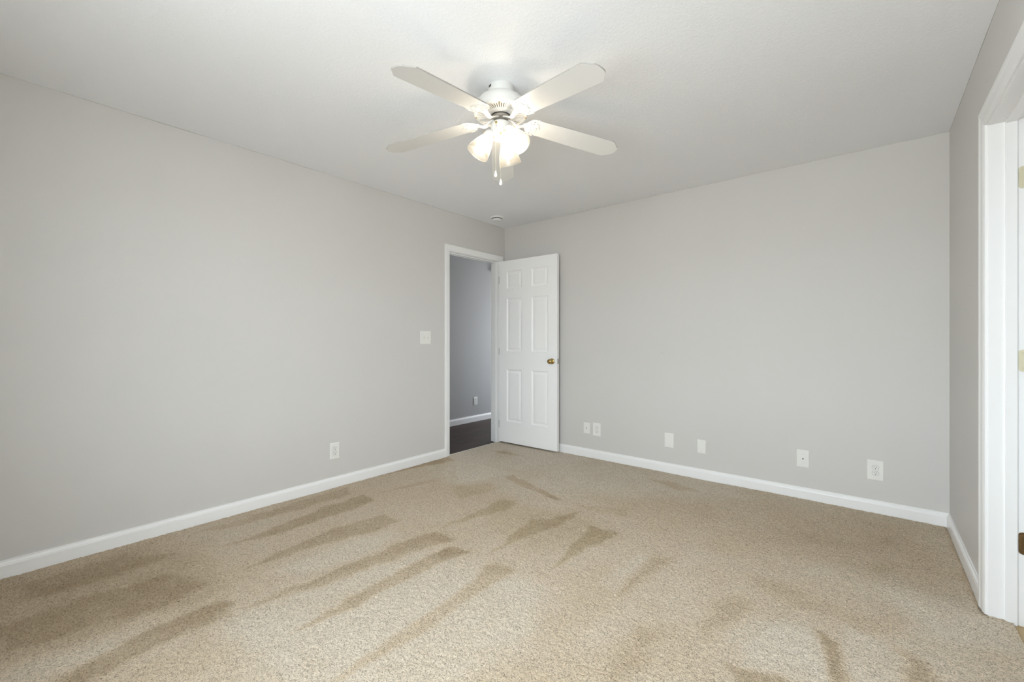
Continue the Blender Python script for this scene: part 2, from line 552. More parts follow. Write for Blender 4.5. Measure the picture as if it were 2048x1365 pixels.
NAP_LIGHT = [  # vacuum marks, plus patches painted in to offset uneven light
    (0.55, 0.02, 0, [(-3.156, 1.782), (-2.973, 1.719), (-2.987, 1.347), (-3.007, 0.99), (-3.117, 0.798), (-3.108, 1.023), (-3.146, 1.419)]),
    (0.75, 0.02, 0, [(-2.901, 1.778), (-2.729, 1.751), (-2.717, 1.559), (-2.702, 1.28), (-2.718, 1.025), (-2.759, 0.81), (-2.803, 1.085), (-2.891, 1.438)]),
    (0.7, 0.02, 0, [(-2.473, 1.651), (-2.294, 1.666), (-2.299, 1.466), (-2.354, 1.229), (-2.4, 0.978), (-2.425, 0.821), (-2.48, 1.011), (-2.519, 1.284)]),
    (0.7, 0.02, 0, [(-2.015, 1.709), (-1.845, 1.706), (-1.912, 1.382), (-1.949, 1.119), (-1.98, 0.893), (-2.066, 0.69), (-2.062, 0.93), (-2.072, 1.189), (-2.055, 1.453)]),
    (0.85, 0.015, 0, [(-1.808, 1.642), (-1.685, 1.669), (-1.711, 1.387), (-1.714, 1.212), (-1.706, 0.979), (-1.718, 0.855), (-1.735, 0.744), (-1.771, 0.903), (-1.797, 1.081), (-1.811, 1.31)]),
    (0.75, 0.02, 0, [(-1.491, 1.657), (-1.351, 1.672), (-1.367, 1.391), (-1.352, 1.173), (-1.352, 0.956), (-1.378, 0.791), (-1.39, 0.692), (-1.411, 0.848), (-1.423, 1.029), (-1.445, 1.312)]),
    (0.6, 0.02, 1, [(-1.671, 2.232), (-1.578, 2.289), (-1.502, 2.52), (-1.463, 2.286), (-1.532, 2.066), (-1.569, 1.879), (-1.577, 1.701), (-1.625, 1.946)]),
    (0.7, 0.02, 1, [(-1.345, 2.365), (-1.152, 2.406), (-1.19, 2.115), (-1.228, 1.804), (-1.273, 2.061)]),
    (0.55, 0.02, 1, [(-2.048, 2.34), (-1.947, 2.398), (-1.891, 2.265), (-1.964, 1.999), (-2.024, 1.756), (-2.037, 2.122)]),
    (0.35, 0.03, 1, [(-2.531, 2.298), (-2.371, 2.586), (-2.23, 2.548), (-2.236, 2.329), (-2.298, 2.184)]),
    (0.85, 0.012, 0, [(-2.371, 2.754), (-2.34, 2.849), (-1.696, 2.631), (-1.732, 2.588), (-2.05, 2.667)]),
    (0.35, 0.015, 0, [(-1.587, 2.61), (-1.279, 2.749), (-1.187, 2.663), (-1.369, 2.565)]),
    (0.3, 0.02, 0, [(-3.235, 2.971), (-3.095, 2.895), (-2.608, 2.439), (-2.701, 2.48)]),
    (0.8, 0.012, 0, [(-3.225, 2.882), (-3.055, 2.837), (-3.164, 2.45), (-3.206, 2.115), (-3.231, 2.06), (-3.241, 2.51)]),
    (0.4, 0.012, 0, [(-2.782, 2.414), (-2.685, 2.494), (-2.773, 2.099), (-2.842, 1.854), (-2.841, 2.15)]),
    (0.8, 0.01, 0, [(-3.185, 3.355), (-3.129, 3.374), (-2.872, 3.399), (-2.65, 3.406), (-2.634, 3.347), (-2.905, 3.32)]),
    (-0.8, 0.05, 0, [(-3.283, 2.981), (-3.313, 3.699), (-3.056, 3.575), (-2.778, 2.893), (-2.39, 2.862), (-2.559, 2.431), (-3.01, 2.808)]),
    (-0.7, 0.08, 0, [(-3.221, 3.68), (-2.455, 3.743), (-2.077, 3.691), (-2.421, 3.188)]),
    (0.55, 0.12, 0, [(-3.347, -0.379), (-3.213, 0.032), (-3.155, 0.582), (-2.764, 0.719), (-2.304, 0.676), (-2.219, 0.577), (-2.273, 0.27), (-2.316, 0.023), (-2.507, -0.284)]),
    (0.4, 0.03, 0, [(-2.68, 0.027), (-2.709, 0.241), (-2.659, 0.548), (-2.412, 0.667), (-2.335, 0.481), (-2.404, 0.228), (-2.438, 0.024)]),
    (-0.25, 0.04, 0, [(-2.316, 0.023), (-2.332, 0.168), (-2.298, 0.424), (-2.268, 0.666), (-2.194, 0.644), (-2.191, 0.404), (-2.165, 0.193), (-2.149, 0.064)]),
    (0.75, 0.025, 0, [(-2.219, 0.633), (-2.155, 0.667), (-2.056, 0.625), (-2.069, 0.505), (-2.059, 0.297), (-2.008, 0.167), (-2.065, 0.083), (-2.158, 0.23), (-2.214, 0.44)]),
    (0.35, 0.03, 0, [(-3.07, 0.123), (-3.073, 0.463), (-2.867, 0.634), (-2.829, 0.408), (-2.863, 0.114)]),
    (0.3, 0.03, 0, [(-1.865, 0.572), (-1.882, 0.637), (-1.714, 0.629), (-1.505, 0.637), (-1.647, 0.428)]),
    (0.2, 0.1, 0, [(-2.262, -0.08), (-2.135, 0.13), (-2.016, 0.317), (-1.985, 0.583), (-1.843, 0.59), (-1.671, 0.408)]),
    (-0.5, 0.15, 0, [(-3.166, 2.907), (-3.264, 3.644), (-2.455, 3.743), (-0.734, 3.862), (-0.665, 3.497), (-1.573, 2.946), (-2.156, 2.464), (-2.732, 2.37)]),  # broad lightening painted in where little light reaches the far end
    (-0.34, 0.08, 0, [(-2.094, 0.615), (-1.946, 0.922), (-1.835, 1.487), (-1.571, 1.637), (-1.151, 1.63), (-0.99, 1.368), (-1.019, 1.111), (-1.126, 0.743), (-1.482, 0.448)]),
    (-0.35, 0.05, 0, [(-2.274, 0.927), (-2.278, 1.308), (-2.254, 1.557), (-2.085, 1.508), (-2.096, 1.203), (-2.15, 0.97)]),
    (-0.3, 0.04, 0, [(-2.079, 0.763), (-1.982, 1.138), (-1.927, 1.598), (-1.817, 1.65), (-1.831, 1.294), (-1.874, 0.932)]),
    (0.18, 0.08, 0, [(-1.11, 1.13), (-0.931, 1.455), (-0.589, 1.303), (-0.965, 0.876)]),
    (0.6, 0.03, 0, [(-0.894, 2.245), (-0.789, 2.284), (-0.829, 2.063), (-0.863, 1.793), (-0.886, 2.016)]),
    (0.5, 0.04, 0, [(-0.524, 2.035), (-0.452, 2.167), (-0.388, 2.092), (-0.45, 1.892), (-0.501, 1.736)]),
    (0.9, 0.02, 0, [(-0.166, 2.08), (-0.08, 2.049), (-0.061, 1.741), (-0.104, 1.705), (-0.117, 1.919)]),
    (0.7, 0.03, 0, [(0.081, 2.148), (0.152, 2.126), (0.185, 1.944), (0.112, 1.883)]),
    (0.2, 0.06, 0, [(-0.063, 2.303), (0.096, 2.393), (0.076, 2.258), (-0.03, 2.247)]),
    (0.75, 0.015, 0, [(-0.413, 1.668), (-0.349, 1.671), (-0.206, 1.712), (-0.171, 1.649), (-0.294, 1.547)]),
    (0.5, 0.04, 0, [(-0.716, 1.679), (-0.612, 1.673), (-0.643, 1.422), (-0.645, 1.257), (-0.72, 1.485)]),
    (0.8, 0.015, 0, [(-1.434, 3.494), (-1.26, 3.554), (-0.975, 3.441), (-1.117, 3.366)]),
    (0.25, 0.08, 0, [(-1.154, 2.051), (-0.812, 2.019), (-0.869, 1.628), (-1.018, 1.308), (-1.082, 1.495)]),
    (0.2, 0.1, 0, [(-1.498, 2.807), (-0.665, 3.497), (0.259, 3.618), (0.284, 2.984), (-0.281, 2.704), (-0.975, 2.426)]),
    (0.3, 0.05, 0, [(-0.022, 3.386), (0.137, 3.386), (0.11, 3.244), (-0.043, 3.238)]),
    (0.5, 0.04, 2, [(-0.002, 2.869), (0.051, 2.926), (0.069, 2.853), (0.011, 2.781)]),
    (0.25, 0.1, 1, [(-2.026, 2.37), (-1.38, 2.452), (-1.086, 2.334), (-1.319, 1.914), (-1.821, 1.897)]),
    (-0.4, 0.03, 0, [(-0.295, 2.061), (-0.169, 2.073), (-0.121, 1.915), (-0.107, 1.754), (-0.353, 1.692), (-0.368, 1.846)]),
    (-0.35, 0.03, 0, [(-0.076, 2.193), (0.045, 2.152), (0.121, 1.942), (-0.05, 1.801)]),
    (-0.4, 0.05, 0, [(0.049, 2.634), (0.359, 2.78), (0.433, 2.607), (0.451, 2.421), (0.221, 2.315)]),
    (-0.35, 0.03, 0, [(-0.995, 1.84), (-0.921, 2.279), (-0.875, 1.818)]),
    (0.22, 0.05, 0, [(-0.461, 2.367), (-0.329, 2.402), (-0.063, 2.303), (0.077, 2.265), (0.016, 2.182), (-0.231, 2.222), (-0.424, 2.232)]),
    (0.15, 0.05, 0, [(-0.419, 3.057), (-0.087, 3.16), (0.348, 3.441), (0.29, 3.246), (-0.083, 3.009), (-0.353, 2.94)]),
    (-0.25, 0.1, 0, [(-0.458, 1.926), (-0.157, 2.175), (-0.133, 1.844), (-0.4, 1.684)]),
    (-0.2, 0.1, 0, [(-0.059, 2.138), (0.333, 2.58), (0.337, 2.161), (0.182, 2.033)]),
    (0.12, 0.06, 0, [(-0.452, 2.375), (-0.252, 2.427), (-0.063, 2.294), (-0.306, 2.23)]),
]



def poly_sd(px, py, pts):
    """signed distance to polygon, negative inside (numpy grids)"""
    d = np.full(px.shape, 1e9)
    inside = np.zeros(px.shape, bool)
    n = len(pts)
    for i in range(n):
        x0, y0 = pts[i]
        x1, y1 = pts[(i + 1) % n]
        ex, ey = x1 - x0, y1 - y0
        wx, wy = px - x0, py - y0
        t = np.clip((wx * ex + wy * ey) / (ex * ex + ey * ey + 1e-12), 0, 1)
        d = np.minimum(d, (wx - t * ex) ** 2 + (wy - t * ey) ** 2)
        cond = ((y0 <= py) & (y1 > py)) | ((y1 <= py) & (y0 > py))
        xi = x0 + (py - y0) * ex / (ey if abs(ey) > 1e-9 else 1e-9)
        inside ^= cond & (px < xi)
    d = np.sqrt(d)
    return np.where(inside, -d, d)


def make_carpet():
    step = 0.0043
    xs = np.arange(-3.25, 0.449 + step / 2, step)
    ys = np.arange(YR, YB + step / 2, step)
    nx, ny = len(xs), len(ys)
    gx, gy = np.meshgrid(xs, ys, indexing='ij')
    rng = np.random.RandomState(3)

    def smooth_noise(cell):
        a = rng.rand(int(nx * step / cell) + 4, int(ny * step / cell) + 4)
        u = (gx - xs[0]) / cell
        v = (gy - ys[0]) / cell
        i = u.astype(int)
        j = v.astype(int)
        fu = u - i
        fv = v - j
        fu = fu * fu * (3 - 2 * fu)
        fv = fv * fv * (3 - 2 * fv)
        return (a[i, j] * (1 - fu) * (1 - fv) + a[i + 1, j] * fu * (1 - fv) + a[i, j + 1] * (1 - fu) * fv + a[i + 1, j + 1] * fu * fv) - 0.5

    wob = smooth_noise(0.05) * 0.02 + smooth_noise(0.12) * 0.03
    wob2 = smooth_noise(0.05) * 0.02 + smooth_noise(0.12) * 0.03
    nap_light = np.zeros(gx.shape)
    stain = np.zeros(gx.shape)
    for amt, fe, ti, pts in NAP_LIGHT:
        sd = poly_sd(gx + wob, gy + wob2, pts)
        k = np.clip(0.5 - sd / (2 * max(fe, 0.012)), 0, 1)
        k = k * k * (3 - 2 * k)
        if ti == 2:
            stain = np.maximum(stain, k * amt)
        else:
            nap_light += amt * k
            if ti == 1:
                stain = np.maximum(stain, k * amt * 0.45)
    # soft long vacuum sweeps
    nap_light += 0.25 * smooth_noise(0.35) + 0.18 * smooth_noise(0.09)
    # looped and twisted tufts: real height relief, about a centimetre across
    tuft = rng.rand(nx, ny)
    tuft = (tuft + np.roll(tuft, 1, 0) + 0.7 * np.roll(tuft, 1, 1)) / 2.7
    tuft = (tuft - tuft.mean()) / tuft.std()
    z = smooth_noise(0.25) * 0.004 + smooth_noise(0.03) * 0.002 + np.clip(tuft, -2.2, 1.6) * 0.0012
    # the carpet is tucked down at the walls
    indoor = (gy > DR0) & (gy < DR1)
    inhall = (gy > DL0) & (gy < DL1)
    dw = np.minimum(np.minimum(YB - 0.014 - gy, gy - YR), np.minimum(np.where(indoor, 9, XR - 0.014 - gx), np.where(inhall, 9, gx - XL - 0.014)))
    z -= 0.007 * np.clip(1 - dw / 0.012, 0, 1) ** 1.5
    # dark gap at the right-hand baseboard, painted into the carpet colour
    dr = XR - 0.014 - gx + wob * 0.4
    nap_light += 0.9 * np.clip(1 - dr / 0.03, 0, 1) * (gy > DR1 - 0.02) * (0.6 + 0.8 * smooth_noise(0.06))
    co = np.stack([gx, gy, z], -1).reshape(-1, 3)
    ii, jj = np.meshgrid(np.arange(nx - 1), np.arange(ny - 1), indexing='ij')
    cx = xs[ii] + step / 2
    cy = ys[jj] + step / 2
    keep = (cx < 0.39) | ((cy > DR0) & (cy < DR1))
    keep &= (cx > -3.237) | ((cy > DL0) & (cy < DL1))
    ii = ii[keep]
    jj = jj[keep]
    f = np.stack([ii * ny + jj, (ii + 1) * ny + jj, (ii + 1) * ny + jj + 1, ii * ny + jj + 1], -1)
    me = bpy.data.meshes.new('floor')
    me.vertices.add(len(co))
    me.vertices.foreach_set('co', co.ravel())
    me.loops.add(f.size)
    me.loops.foreach_set('vertex_index', f.ravel().astype(np.int32))
    me.polygons.add(len(f))
    me.polygons.foreach_set('loop_start', np.arange(0, f.size, 4, dtype=np.int32))
    me.polygons.foreach_set('use_smooth', np.ones(len(f), bool))
    me.update(calc_edges=True)
    for nme, arr in (('nap_light', nap_light), ('stain', stain)):
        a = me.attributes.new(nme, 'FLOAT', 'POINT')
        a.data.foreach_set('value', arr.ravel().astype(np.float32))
    me.materials.append(M['carpet'])
    o = bpy.data.objects.new('floor', me)
    COL.objects.link(o)
    return o


bm = bmesh.new()
box(bm, (XL - 0.01, YR - 0.01, -0.05), (XR + 0.03, YB + 0.01, -0.014))
struct(obj('floor_subfloor', bm, M['tan']))
struct(make_carpet(), 'beige carpet with vacuum tracks and tan stains', 'floor')

# ------------------------------------------------------------------ hall and side room
bm = bmesh.new()
box(bm, (-4.36, 0.9, -0.06), (XL - 0.01, 6.5, -0.008))
struct(obj('floor_hall', bm, M['darkwood']), 'dark brown plank floor seen through the hall doorway', 'floor')
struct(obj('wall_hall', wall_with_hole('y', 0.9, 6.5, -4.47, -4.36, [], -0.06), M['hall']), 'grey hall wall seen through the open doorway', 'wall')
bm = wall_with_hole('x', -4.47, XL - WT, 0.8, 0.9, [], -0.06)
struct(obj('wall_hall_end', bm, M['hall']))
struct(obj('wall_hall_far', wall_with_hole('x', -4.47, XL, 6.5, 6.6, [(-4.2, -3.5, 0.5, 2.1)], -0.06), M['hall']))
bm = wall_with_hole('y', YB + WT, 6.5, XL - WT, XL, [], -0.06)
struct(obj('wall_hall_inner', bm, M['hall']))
bm = bmesh.new()
box(bm, (XR + 0.03, 0.9, -0.06), (1.8, 3.5, -0.008))
struct(obj('floor_bath', bm, M['tan']), 'tan vinyl floor showing past the carpet edge at lower right', 'floor')
struct(obj('wall_bath_rear', wall_with_hole('x', XR + WT, 1.8, 0.8, 0.9, [], -0.06), M['wall']))
struct(obj('wall_bath_front', wall_with_hole('x', XR + WT, 1.8, 3.4, 3.5, [], -0.06), M['wall']))
struct(obj('wall_bath_side', wall_with_hole('y', 0.8, 3.5, 1.8, 1.9, [(2.15, 2.55, 1.5, 2.1)], -0.06), M['wall']))  # window opening added to let extra light through the doorway


# ------------------------------------------------------------------ baseboards
BASE = [(0, -0.014), (0.014, -0.014), (0.014, 0.056), (0.0125, 0.060), (0.0125, 0.063), (0.010, 0.068), (0.0065, 0.073), (0.006, 0.080), (0.0, 0.080)]


def baseboard(name, length, loc, rz, h=1.0, dep=1.0, m0=0.0, m1=0.0):
    """local x along wall, protrudes to -y; m0/m1 mitre in at the ends"""
    bm = bmesh.new()
    A = [bm.verts.new((m0 * v * dep, -v * dep, u * h)) for v, u in BASE]
    B = [bm.verts.new((length - m1 * v * dep, -v * dep, u * h)) for v, u in BASE]
    n = len(BASE)
    for i in range(n):
        bm.faces.new((A[i], A[(i + 1) % n], B[(i + 1) % n], B[i]))
    bm.faces.new(A)
    bm.faces.new(B[::-1])
    o = obj(name, bm, M['trim'], matrix=place(loc, rz))
    return struct(o)


CWL = 0.058
CWR = 0.080
o = baseboard('baseboard_left', DL0 - 0.004 - CWL - YR, (XL, YR, 0), R(90), m0=1)
tag(o, 'white baseboard along the left wall', 'baseboard')
o = baseboard('baseboard_back', XR - XL, (XL, YB, 0), 0, m0=1, m1=1)
tag(o, 'white baseboard along the back wall', 'baseboard')
o = baseboard('baseboard_right', YB - DR1 - 0.004 - CWR, (XR, YB, 0), R(-90), m0=1)
tag(o, 'short white baseboard running to the right door frame', 'baseboard')
baseboard('baseboard_rear', XR - XL, (XR, YR, 0), R(180), m0=1, m1=1)
baseboard('baseboard_right_near', DR0 - 0.004 - CWR - YR, (XR, DR0 - 0.004 - CWR, 0), R(-90), m1=1)
o = baseboard('baseboard_hall', 5.6, (-4.36, 0.9, -0.008), R(90), h=1.1, dep=1.0)
tag(o, 'white baseboard at the foot of the hall wall', 'baseboard')

# thin uneven caulk seams where the walls meet the ceiling
bm = bmesh.new()


def bead(p0, p1, inx, iny, n, wmin, wmax):
    rows = []
    wv = wmin
    for i in range(n + 1):
        t = i / n
        x = p0[0] + (p1[0] - p0[0]) * t
        y = p0[1] + (p1[1] - p0[1]) * t
        wv = min(wmax, max(wmin, wv + random.uniform(-.0004, .0004)))
        rows.append([bm.verts.new((x, y, H)), bm.verts.new((x + inx * wv * .7, y + iny * wv * .7, H)), bm.verts.new((x, y, H - wv))])
    for p, q in zip(rows, rows[1:]):
        bm.faces.new((p[1], q[1], q[2], p[2]))


bead((XL, YR), (XL, YB), 1, 0, 260, .0006, .0022)
bead((XR, YR), (XR, YB), -1, 0, 260, .0008, .0026)
bead((XL, YB), (XR, YB), 0, -1, 220, .0004, .0014)
struct(obj('trim_5', bm, M['seam']), 'thin grey caulk line where walls meet ceiling', 'trim')

# ------------------------------------------------------------------ casings and jambs
CASE = [(0.0, 0.0), (0.0, 0.008), (0.006, 0.0105), (0.012, 0.0105), (0.018, 0.0125), (0.60, 0.0145), (0.72, 0.0175), (0.92, 0.0175), (1.0, 0.014), (1.0, 0.0)]


def casing(name, x0, x1, h, wdt, loc, rz, zb=0.0):
    """frame round an opening; local x along the wall, protrudes to -y"""
    bm = bmesh.new()
    prof = [((u if u < 0.05 else u * wdt), v) for u, v in CASE]
    rows = []
    for u, v in prof:
        u += 0.004
        rows.append([bm.verts.new((x0 - u, -v, zb)), bm.verts.new((x0 - u, -v, h + u)), bm.verts.new((x1 + u, -v, h + u)), bm.verts.new((x1 + u, -v, zb))])
    n = len(rows)
    for i in range(n):
        a, c = rows[i], rows[(i + 1) % n]
        for k in range(3):
            bm.faces.new((a[k], a[k + 1], c[k + 1], c[k]))
    bm.faces.new([r[0] for r in rows])
    bm.faces.new([r[3] for r in rows][::-1])
    return struct(obj(name, bm, M['trim'], matrix=place(loc, rz)))


# local frame for left wall: rz=90 -> local x = world y
o = casing('trim_1', DL0, DL1, DH, CWL, (XL, 0, 0), R(90))
tag(o, 'white moulded casing around the hall doorway in the corner', 'door casing')
o = casing('trim_2', -DR1, -DR0, DHR, CWR, (XR, 0, 0), R(-90))
tag(o, 'white moulded casing of the opening at the right edge', 'door casing')
o = casing('trim_6', -DL1, -DL0, DH, CWL, (XL - WT, 0, -0.008), R(-90))
o = casing('trim_7', DR0, DR1, DHR, CWR, (XR + WT, 0, -0.008), R(90))

# jambs (with door stops)
bm = bmesh.new()
box(bm, (XL - WT, DL0 - 0.015, -.008), (XL, DL0, DH))
box(bm, (XL - WT, DL1, -.008), (XL, DL1 + 0.015, DH))
box(bm, (XL - WT, DL0 - 0.015, DH), (XL, DL1 + 0.015, DH + .015))
sx0, sx1 = XL - 0.070, XL - 0.040
box(bm, (sx0, DL0, -.008), (sx1, DL0 + .010, DH))
box(bm, (sx0, DL1 - .010, -.008), (sx1, DL1, DH))
box(bm, (sx0, DL0 + .010, DH - .010), (sx1, DL1 - .010, DH))
o = struct(obj('trim_3', bm, M['trim']), 'white jamb lining inside the hall doorway', 'door jamb')
bevel_obj(o, 0.0015)
bm = bmesh.new()
box(bm, (XR, DR0 - 0.015, -.008), (XR + WT, DR0, DHR))
box(bm, (XR, DR1, -.008), (XR + WT, DR1 + 0.015, DHR))
box(bm, (XR, DR0 - 0.015, DHR), (XR + WT, DR1 + 0.015, DHR + .015))
sx0, sx1 = XR + 0.048, XR + 0.081
box(bm, (sx0, DR0, -.008), (sx1, DR0 + .010, DHR))
box(bm, (sx0, DR1 - .010, -.008), (sx1, DR1, DHR))
box(bm, (sx0, DR0 + .010, DHR - .010), (sx1, DR1 - .010, DHR))
o = struct(obj('trim_4', bm, M['trim']), 'white jamb lining and stop at the right edge', 'door jamb')
bevel_obj(o, 0.0015)
jamb_r = o


# ------------------------------------------------------------------ doors
def door_leaf(name, wd, ht, th):
    """six-panel leaf, x 0..wd, y 0..th, z 0..ht"""
    s, mul = 0.108, 0.128
    pw = (wd - 2 * s - mul) / 2
    xs = [(s, s + pw), (s + pw + mul, wd - s)]
    k = ht / 2.025
    zs = [(0.235 * k, 0.815 * k), (1.015 * k, 1.605 * k), (1.712 * k, 1.908 * k)]
    bm = bmesh.new()
    for face_y, sg in ((0.0, 1), (th, -1)):
        gx = sorted({0, wd, *[v for p in xs for v in p]})
        gz = sorted({0, ht, *[v for p in zs for v in p]})
        cache = {}

        def V(x, z):
            key = (round(x, 6), round(z, 6))
            if key not in cache:
                cache[key] = bm.verts.new((x, face_y, z))
            return cache[key]
        for i in range(len(gx) - 1):
            for j in range(len(gz) - 1):
                is_panel = any(abs(gx[i] - p[0]) < 1e-6 for p in xs) and any(abs(gz[j] - p[0]) < 1e-6 for p in zs)
                q = [(gx[i], gz[j]), (gx[i + 1], gz[j]), (gx[i + 1], gz[j + 1]), (gx[i], gz[j + 1])]
                if not is_panel:
                    bm.faces.new([V(*c_) for c_ in q])
                else:
                    loops = [[V(*c_) for c_ in q]]
                    for ins, dp in ((0.004, 0.0025), (0.010, 0.0075), (0.014, 0.0085), (0.022, 0.0085), (0.040, 0.0035), (0.044, 0.003)):
                        loops.append([bm.verts.new((x, face_y + sg * dp, z)) for x, z in
                                      ((q[0][0] + ins, q[0][1] + ins), (q[1][0] - ins, q[1][1] + ins), (q[2][0] - ins, q[2][1] - ins), (q[3][0] + ins, q[3][1] - ins))])
                    for a, c_ in zip(loops, loops[1:]):
                        for e in range(4):
                            bm.faces.new((a[e], a[(e + 1) % 4], c_[(e + 1) % 4], c_[e]))
                    bm.faces.new(loops[-1])
    # edges
    for x in (0, wd):
        bm.faces.new([bm.verts.new(p) for p in ((x, 0, 0), (x, th, 0), (x, th, ht), (x, 0, ht))])
    for z in (0, ht):
        bm.faces.new([bm.verts.new(p) for p in ((0, 0, z), (wd, 0, z), (wd, th, z), (0, th, z))])
    bmesh.ops.remove_doubles(bm, verts=bm.verts, dist=1e-5)
    return obj(name, bm, M['door'])


def knob(parent, x, z, y, side):
    """door knob on a round rose; side -1 = towards -y"""
    mt = Matrix.Translation(Vector((x, y, z))) @ Matrix.Rotation(R(90) * (1 if side < 0 else -1), 4, 'X')
    bm = bmesh.new()
    lathe(bm, [(0, 0), (0.0285, 0), (0.030, 0.002), (0.029, 0.005), (0.024, 0.008), (0.015, 0.010), (0.0115, 0.012), (0.0105, 0.018), (0.011, 0.026),
               (0.017, 0.031), (0.023, 0.037), (0.0255, 0.044), (0.0255, 0.050), (0.023, 0.056), (0.018, 0.060), (0.010, 0.062), (0.009, 0.0605), (0, 0.0605)], 36, mt)
    o = obj('knob', bm, M['brass'], parent, smooth=True, autosmooth=50)
    return o


leaf = door_leaf('door_1', 0.768, 2.020, 0.035)
leaf.location = (XL + 0.0195, 3.666, 0.018)
leaf.rotation_euler = (0, 0, R(1.1))
bevel_obj(leaf, 0.001, 1)
struct(leaf, 'white six-panel door standing open against the back wall', 'door')
k1 = knob(leaf, 0.768 - 0.060, 0.918, 0.0, -1)
k1['label'] = 'brass door knob'
k2 = knob(leaf, 0.768 - 0.060, 0.918, 0.035, 1)
# flatten the wall-side knob slightly less deep (it nearly touches the wall)
k2.scale = (1, 1, 1)
bpy.data.objects.remove(k2)
bm = bmesh.new()
lathe(bm, [(0, 0), (0.030, 0), (0.029, 0.005), (0.020, 0.008), (0.012, 0.012), (0.018, 0.022), (0.02, 0.030), (0.012, 0.0335), (0, 0.0335)], 32,
      Matrix.Translation((0.708, 0.035, 0.918)) @ Matrix.Rotation(R(-90), 4, 'X'))
obj('knob', bm, M['brass'], leaf, smooth=True, autosmooth=50)['label'] = 'brass door knob on the wall side'
bm = bmesh.new()
box(bm, (0.7680, 0.006, 0.890), (0.7694, 0.029, 0.946))
lp = obj('latch_plate', bm, M['steel'], leaf)
lp['label'] = 'small grey metal latch plate'
bm = bmesh.new()
prism(bm, [(0.7690, 0.011), (0.7785, 0.020), (0.7785, 0.024), (0.7690, 0.024)], 0.908, 0.928)
obj('bolt', bm, M['steel'], lp)
for z in (0.195, 1.01, 1.815):
    bm = bmesh.new()
    tube(bm, [(-0.0045, 0.002, z - 0.040), (-0.0045, 0.002, z - 0.015), (-0.0045, 0.002, z + 0.015), (-0.0045, 0.002, z + 0.040)], 0.0032, 10)
    hg = obj('hinge', bm, M['hub'], leaf)
    hg['label'] = 'narrow dark brass hinge'

leaf2 = door_leaf('door_2', 0.760, 2.020, 0.035)
leaf2.location = (XR + WT + 0.012, DR1 - 0.006, 0.012)
leaf2.rotation_euler = (0, 0, R(2))
leaf2.location.y = DR1 - 0.044
struct(leaf2, 'white six-panel door opened into the room at the right', 'door')
knob(leaf2, 0.70, 0.918, 0.0, -1)['label'] = 'brass door knob'


# hinge leaves on the right jamb, rounded corners
def rounded_rect(wd, ht, rad, seg=5):
    pts = []
    for cx_, cy_, a0 in ((wd / 2 - rad, ht / 2 - rad, 0), (-wd / 2 + rad, ht / 2 - rad, 90), (-wd / 2 + rad, -ht / 2 + rad, 180), (wd / 2 - rad, -ht / 2 + rad, 270)):
        for k in range(seg + 1):
            a = R(a0 + 90 * k / seg)
            pts.append((cx_ + rad * math.cos(a), cy_ + rad * math.sin(a)))
    return pts


def jamb_hinge(z, material, label):
    bm = bmesh.new()
    mt = Matrix.Translation((XR + 0.101, DR1 - 0.0002, z)) @ Matrix.Rotation(R(90), 4, 'X')
    prism(bm, rounded_rect(0.034, 0.089, 0.012), 0, 0.0022, mtx=mt)
    for dz, dx in ((-0.03, -0.005), (0.0, 0.004), (0.03, -0.005)):
        lathe(bm, [(0, 0.0034), (0.003, 0.0032), (0.004, 0.0022)], 12, mt @ Matrix.Translation((dx, dz, 0)))
    tube(bm, [(XR + WT + 0.006, DR1 - 0.006, z - 0.045), (XR + WT + 0.006, DR1 - 0.006, z), (XR + WT + 0.006, DR1 - 0.006, z + 0.045)], 0.0055, 12)
    o = obj('hinge', bm, material, None)
    o.parent = jamb_r
    o['label'] = label
    return o


jamb_hinge(1.806, M['palebrass'], 'cream painted hinge near the top of the jamb')
jamb_hinge(1.066, M['palebrass'], 'pale brass hinge at the middle of the jamb')
jamb_hinge(0.328, M['oldbrass'], 'dark brown brass hinge low on the jamb')

# threshold edge of the carpet in the hall doorway
bm = bmesh.new()
box(bm, (XL - 0.018, DL0, -0.008), (XL - 0.010, DL1, 0.0015))
struct(obj('trim_8', bm, M['steel']), 'thin pale edge strip between carpet and hall floor', 'trim')
bpy.data.objects['trim_8'].data.materials[0] = M['ivory']

# ------------------------------------------------------------------ window behind the camera
x0, x1, z0, z1 = W1
bm = bmesh.new()
for a, c in (((x0, YR - WT, z0), (x0 + .05, YR - .03, z1)), ((x1 - .05, YR - WT, z0), (x1, YR - .03, z1)), ((x0 + .05, YR - WT, z0), (x1 - .05, YR - .03, z0 + .05)),
             ((x0 + .05, YR - WT, z1 - .05), (x1 - .05, YR - .03, z1)), (((x0 + x1) / 2 - .025, YR - WT + .02, z0 + .05), ((x0 + x1) / 2 + .025, YR - .05, z1 - .05)),
             ((x0 + .05, YR - WT + .025, (z0 + z1) / 2 - .02), ((x0 + x1) / 2 - .025, YR - .06, (z0 + z1) / 2 + .02)),
             (((x0 + x1) / 2 + .025, YR - WT + .025, (z0 + z1) / 2 - .02), (x1 - .05, YR - .06, (z0 + z1) / 2 + .02))):
    box(bm, a, c)
wf = struct(obj('window_1', bm, M['trim']), 'white double window behind the camera', 'window')
bm = bmesh.new()
box(bm, (x0 + .05, YR - WT + .040, z0 + .05), (x1 - .05, YR - WT + .044, z1 - .05))
obj('window_pane', bm, M['glass'], wf)
casing_o = casing('trim_9', -x1, -x0, z1, 0.06, (0, YR, 0), R(180), zb=z0)


